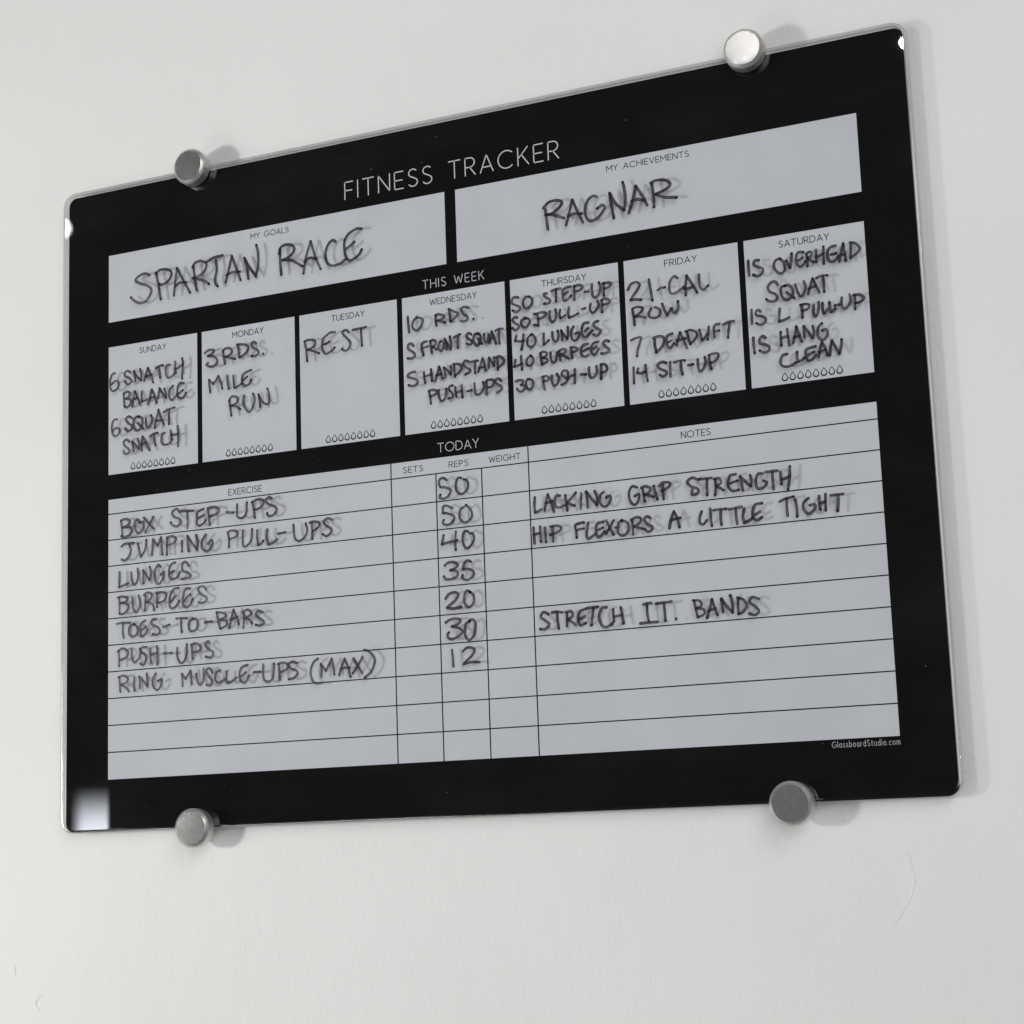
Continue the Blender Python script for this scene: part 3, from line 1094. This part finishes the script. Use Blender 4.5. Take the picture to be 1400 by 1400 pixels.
690,844 730,851 768,822 749,799 705,794
836,842 822,859 798,836 826,805 860,783 845,751 802,758
#RING MUSCLE-UPS (MAX)
121,669 123,619 128,573
113,670 153,679 189,660 174,632 128,619! 164,604 199,572
239,661 239,620 242,574
284,588 284,629 279,663! 314,631 344,596! 344,637 339,679
414,674 389,643 389,593 423,566 453,597 458,634 428,624
622,578 621,619 616,660! 645,625! 684,676! 689,631 694,589
728,649 737,603 757,577 781,600 786,640 787,681
854,652 830,682 806,664 825,630 853,595 839,568 810,574
912,660 883,650 873,610 892,584 930,590 950,605
964,649 959,604 968,575! 1007,585 1036,607
1122,682 1079,669 1060,630 1069,585 1102,571 1131,613
1074,613 1093,624 1107,635
1167,632 1192,631 1219,631
1240,676 1238,623 1246,578 1273,563 1305,578 1317,624 1320,677
1357,668 1360,621 1361,571
1349,672 1388,679 1419,663 1411,634 1364,617
1492,668 1458,679 1430,666 1442,639 1487,619 1491,595 1464,574 1429,569
1642,684 1611,663 1591,618 1594,572 1616,534 1669,528
1666,570 1671,613 1664,650! 1701,604! 1744,677! 1755,627 1761,577
1797,571 1815,622 1837,670! 1860,619 1877,556
1807,607 1837,614 1871,612
1902,666 1931,621 1960,573
1966,674 1935,627 1893,574
1978,716 2012,704 2048,665 2050,626 2023,575 1978,542
#50
2589,1732 2563,1748 2538,1738 2535,1710 2544,1692! 2583,1685 2615,1664 2598,1632 2567,1617 2539,1624 2542,1644
2691,1733 2669,1737 2653,1709 2652,1670 2668,1640 2694,1633 2725,1654 2736,1684 2727,1715 2705,1723
#50
2620,1552 2583,1570 2559,1565 2556,1527! 2595,1519 2629,1502 2632,1478 2605,1453 2571,1451 2552,1466 2561,1482
2702,1548 2682,1540 2670,1513 2675,1477 2696,1454 2726,1456 2753,1481 2754,1513 2738,1542 2716,1560
#40
2556,1387 2550,1360 2543,1331! 2597,1340 2649,1346
2641,1402 2637,1359 2635,1316 2638,1287
2724,1394 2703,1398 2689,1370 2688,1327 2704,1296 2725,1292 2752,1317 2766,1351 2756,1377 2735,1381
#35
2557,1196 2583,1212 2623,1211 2648,1193 2628,1174 2596,1164! 2633,1158 2647,1139 2632,1117 2591,1107 2560,1113 2551,1129
2740,1203 2715,1213 2692,1197 2682,1162! 2719,1161 2752,1142 2752,1116 2722,1096 2694,1096 2677,1110 2679,1125
#20
2558,991 2582,1017 2623,1024 2645,1009 2627,977 2586,949 2565,933! 2608,924 2662,930
2731,1015 2706,1027 2688,1003 2686,957 2708,926 2734,932 2752,961 2747,998 2722,1018
#30
2554,843 2589,859 2640,860 2654,843 2627,822 2593,815! 2638,803 2666,780 2642,754 2596,737 2568,747 2563,768 2573,780
2719,838 2693,827 2683,787 2687,745 2709,723 2738,742 2754,786 2753,833 2731,847 2713,838
#12
2590,671 2595,624 2597,570
2664,655 2691,676 2730,673 2744,654 2723,625 2688,597 2668,578! 2722,587 2775,583
#LACKING GRIP STRENGTH
3182,1558 3178,1513 3180,1465! 3201,1469 3224,1480
3244,1471 3255,1518 3269,1568! 3289,1514 3305,1455
3251,1515 3279,1519 3296,1523
3349,1550 3325,1552 3310,1519 3319,1486 3346,1479 3370,1487 3384,1491
3383,1549 3388,1504 3393,1455
3452,1558 3420,1526 3392,1504! 3415,1491 3442,1479
3487,1551 3484,1506 3480,1457
3526,1460 3525,1508 3520,1557! 3552,1512 3585,1470! 3589,1514 3573,1554
3631,1542 3610,1525 3605,1487 3624,1457 3651,1457 3676,1492 3670,1515 3646,1507
3845,1547 3816,1556 3794,1524 3798,1473 3820,1445 3844,1455 3859,1498 3850,1505 3829,1496
3881,1536 3886,1495 3890,1457
3871,1541 3901,1547 3930,1531 3916,1507 3886,1498! 3918,1491 3947,1479
3951,1544 3959,1506 3971,1462
4007,1545 4008,1500 4010,1458
3987,1540 4007,1557 4053,1552 4045,1528 4001,1507
4231,1549 4193,1566 4161,1545 4181,1517 4224,1496 4222,1471 4187,1466 4189,1495
4235,1553 4270,1551 4312,1553
4283,1548 4280,1498 4280,1452
4334,1538 4334,1492 4327,1447
4326,1543 4356,1544 4368,1517 4337,1500! 4362,1485 4382,1470
4460,1557 4426,1553 4411,1521 4413,1483 4437,1460 4472,1464
4423,1507 4445,1513 4471,1518
4497,1457 4491,1500 4485,1542! 4517,1505 4545,1477! 4551,1509 4545,1543
4621,1543 4591,1542 4576,1498 4586,1460 4620,1460 4643,1487 4623,1501
4638,1549 4672,1550 4710,1550
4679,1545 4679,1495 4681,1445
4726,1540 4728,1506 4728,1469
4784,1566 4778,1501 4765,1432
4726,1494 4753,1499 4779,1509
#HIP FLEXORS A LITTLE TIGHT
3166,1373 3167,1328 3169,1276
3209,1375 3210,1330 3212,1282
3167,1331 3188,1332 3209,1336
3243,1365 3244,1320 3247,1275
3290,1364 3291,1322 3293,1274
3279,1368 3321,1370 3348,1354 3326,1331 3274,1317
3495,1371 3464,1368 3440,1358 3445,1319 3447,1284
3449,1328 3469,1333 3496,1334
3525,1368 3516,1325 3511,1287 3521,1270 3541,1278 3566,1294
3623,1362 3592,1358 3575,1344 3573,1306 3582,1277 3605,1281 3627,1304
3590,1317 3604,1322 3618,1327
3640,1369 3661,1323 3684,1278
3688,1364 3661,1323 3637,1289
3700,1319
3739,1359 3719,1342 3713,1292 3735,1268 3765,1275 3784,1310 3772,1343 3739,1359
3806,1352 3807,1308 3808,1267
3799,1356 3833,1368 3862,1356 3847,1329 3814,1314! 3843,1304 3869,1296
3921,1353 3902,1367 3882,1351 3897,1324 3928,1302 3927,1283 3901,1274 3882,1293
4037,1281 4048,1329 4069,1379! 4088,1333 4099,1282
4044,1325 4075,1333 4106,1336
4240,1360 4227,1327 4226,1294 4247,1284 4270,1306
4293,1371 4294,1321 4298,1268
4311,1360 4346,1361 4389,1361
4357,1356 4354,1314 4356,1271
4406,1355 4449,1359 4483,1363
4447,1355 4448,1313 4452,1264
4498,1349 4488,1309 4494,1267! 4529,1280 4547,1294
4606,1371 4568,1367 4549,1336 4551,1294 4571,1275 4601,1289
4565,1309 4578,1316 4593,1323
4711,1368 4746,1381 4796,1388
4754,1380 4752,1331 4754,1281
4803,1370 4809,1325 4810,1271
4882,1370 4851,1345 4853,1304 4880,1280 4915,1305 4917,1330 4888,1329
4944,1376 4943,1335 4946,1298
4982,1384 4979,1339 4978,1289
4946,1335 4962,1337 4979,1339
5014,1372 5051,1372 5083,1373
5055,1372 5052,1323 5046,1279
#STRETCH I.T. BANDS
3241,839 3211,853 3191,826 3221,801 3245,777 3219,750 3185,753
3266,846 3303,848 3333,841
3299,844 3301,795 3307,746
3364,835 3362,796 3360,756
3355,839 3389,844 3399,815 3368,795! 3398,776 3415,760
3486,850 3449,839 3435,801 3445,755 3482,766
3447,794 3466,799 3478,807
3492,853 3529,855 3562,856
3534,849 3526,799 3518,749
3618,848 3588,845 3568,796 3584,744 3613,731 3650,748
3660,833 3660,794 3662,760
3708,840 3715,790 3721,745
3663,788 3687,792 3711,795
3850,845 3874,849 3900,850
3874,846 3873,793 3880,743
3827,736 3880,737 3933,737
3932,844 3979,846 4026,849
3979,843 3982,790 3983,740
4050,745
4165,841 4173,791 4182,746
4159,844 4199,838 4209,810 4174,796! 4219,787 4223,759 4182,743
4239,736 4259,789 4274,841! 4288,792 4302,747
4247,774 4276,782 4293,786
4337,761 4334,799 4330,838! 4362,792 4394,754! 4396,800 4386,853
4432,835 4429,786 4430,742
4427,837 4465,821 4480,787 4461,756 4432,742
4555,819 4517,833 4498,807 4530,778 4551,749 4527,729 4494,739"""
WHERE = {}
rng = random.Random(7)
lines = []
for ln in HAND.strip().split("\n"):
    if ln[0] == "#":
        lines.append((ln[1:], []))
    else:
        st = []
        for p in ln.split():
            st.append((tuple(float(q) * 1e-4 for q in p.rstrip("!").split(",")), p.endswith("!")))
        lines[-1][1].append(st)
for text, strokes in lines:
    V, F, A = [], [], []
    for q, st in enumerate(strokes):
        runs, cur = [], []
        for p, corner in st:
            cur.append(p)
            if corner:
                runs.append(cur)
                cur = [p]
        runs.append(cur)
        base_w = rng.uniform(.00094, .00106) if text in ("SPARTAN RACE", "RAGNAR") else rng.uniform(.00080, .00093)
        for ri, run in enumerate(runs):
            if len(run) < 2 and ri > 0:
                continue
            y = -T - .00006 - .000012 * ((q * 3 + ri) % 11)
            pts = catmull(run)
            ph, ph2 = rng.uniform(0, 6.3), rng.uniform(0, 6.3)
            dense = rng.uniform(.84, .91)
            end_dot = (ri == len(runs) - 1) and rng.random() < .75
            start_dot = ri == 0 and rng.random() < .35
            fade = rng.uniform(-.10, .03)

            def wf(s, L, bw=base_w, ph=ph):
                return bw * (1 + .07 * math.sin(s * 420 + ph) + .05 * math.sin(s * 1150 + ph * 2))

            def inkf(s, L, o, dense=dense, ph=ph2, ed=end_dot, sd=start_dot, fade=fade):
                v = dense + (.05 if abs(o) == 1 else (.03 if abs(o) > .5 else -.035))
                v += .030 * math.sin(s * 500 + ph) + fade * (s / (L + 1e-6))
                if ed and s > L - .0006 and abs(o) < .9:
                    v = 1.25
                if sd and s < .0005 and abs(o) < .9:
                    v = 1.15
                if L < .00005:
                    v = 1.2
                return v
            ribbon(V, F, pts, wf, y, caps=4, ink=A, inkf=inkf)
    o = mesh("handwriting", V, F, m_ink, board, attr=A)
    o["label"] = "black marker handwriting reading " + text

# a few specks of dust on the glass
V, F = [], []
for k in range(46):
    x, z = rng.uniform(GX0 + .01, GX1 - .01), rng.uniform(GZ0 + .008, GZ1 - .01)
    r = rng.uniform(.00009, .00026)
    b0 = len(V)
    V.append((x, -T - .0001 - r * .4, z))
    V += [(x + r * math.cos(a * 1.257), -T - .00004, z + r * math.sin(a * 1.257) * rng.uniform(.6, 1.3)) for a in range(5)]
    F += [(b0, b0 + 1 + (a + 1) % 5, b0 + 1 + a) for a in range(5)]
d = mesh("dust", V, F, m_dust, board)
d["kind"] = "stuff"


# ------------------------------------------------------------------ standoffs
def lathe(name, prof, mat, parent, n=72, sharp=0.5):
    V, F = [], []
    for (r, y) in prof:
        for i in range(n):
            a = math.tau * i / n
            V.append((r * math.cos(a), y, r * math.sin(a)))
    for k in range(len(prof) - 1):
        for i in range(n):
            j = (i + 1) % n
            F.append((k * n + i, (k + 1) * n + i, (k + 1) * n + j, k * n + j))
    F.append(tuple(range(n)))
    F.append(tuple(range((len(prof) - 1) * n, len(prof) * n))[::-1])
    me = bpy.data.meshes.new(name)
    me.from_pydata(V, [], F)
    bm = bmesh.new()
    bm.from_mesh(me)
    bmesh.ops.recalc_face_normals(bm, faces=bm.faces)
    for f in bm.faces:
        f.smooth = True
    for e in bm.edges:
        if len(e.link_faces) == 2 and e.calc_face_angle(0) > sharp:
            e.smooth = False
    bm.to_mesh(me)
    bm.free()
    return link(name, me, mat, parent)


FR = 0.0124
mount = bpy.data.objects.new("standoff_mount", None)
mount.empty_display_size = 0.02
C.objects.link(mount)
# origin of a mount: on the wall; local -y points into the room
yw = WALL_Y
lathe("barrel", [(.0058, 0.0), (.0058, -T - yw + .0002 - .0004)], m_steel_rim, mount, 40)
lathe("washer", [(.0112, -yw - T - .00012), (.0112, -yw - T - .0007)], m_gasket, mount, 48)
lathe("cap_body", [(FR - .0004, -yw - T - .0007), (FR, -yw - T - .0011), (FR, -yw - T - .0074), (FR - .0001, -yw - T - .0076),
                   (FR - .0019, -yw - T - .0092)], m_steel_rim, mount, 96, 0.45)
lathe("cap_face", [(FR - .0019, -yw - T - .00918), (FR - .0021, -yw - T - .00936), (.0001, -yw - T - .00946)], m_steel, mount, 96, 0.6)

spots = [((.0745, .4103), "dull grey steel cap on the board's top edge near its left corner"),
         ((.4669, .4107), "brightly shining steel cap on the board's top edge near its right corner"),
         ((.0725, -.0341), "pale grey steel cap on the board's bottom edge near its left corner"),
         ((.4690, -.0346), "dark faced steel cap on the board's bottom edge near its right corner")]
for i, ((x, z), lab) in enumerate(spots):
    if i == 0:
        r = mount
    else:
        r = mount.copy()
        C.objects.link(r)
        for ch in mount.children:
            c = ch.copy()
            C.objects.link(c)
            c.parent = r
    r.location = (x, WALL_Y, z)
    # the caps are screwed on at slightly different angles
    tilt = Matrix.Rotation(math.radians((0.5, 0, 0, -0.6)[i]), 4, "X") @ Matrix.Rotation(math.radians((0.6, 2.65, 3.9, 0.3)[i]), 4, "Z")
    r.rotation_euler = (tilt @ Matrix.Rotation(math.radians((0, 20, -35, 8)[i]), 4, "Y")).to_euler()
    r["label"] = lab
    r["category"] = "wall mount"
    r["group"] = "steel standoff mounts holding the glass board"
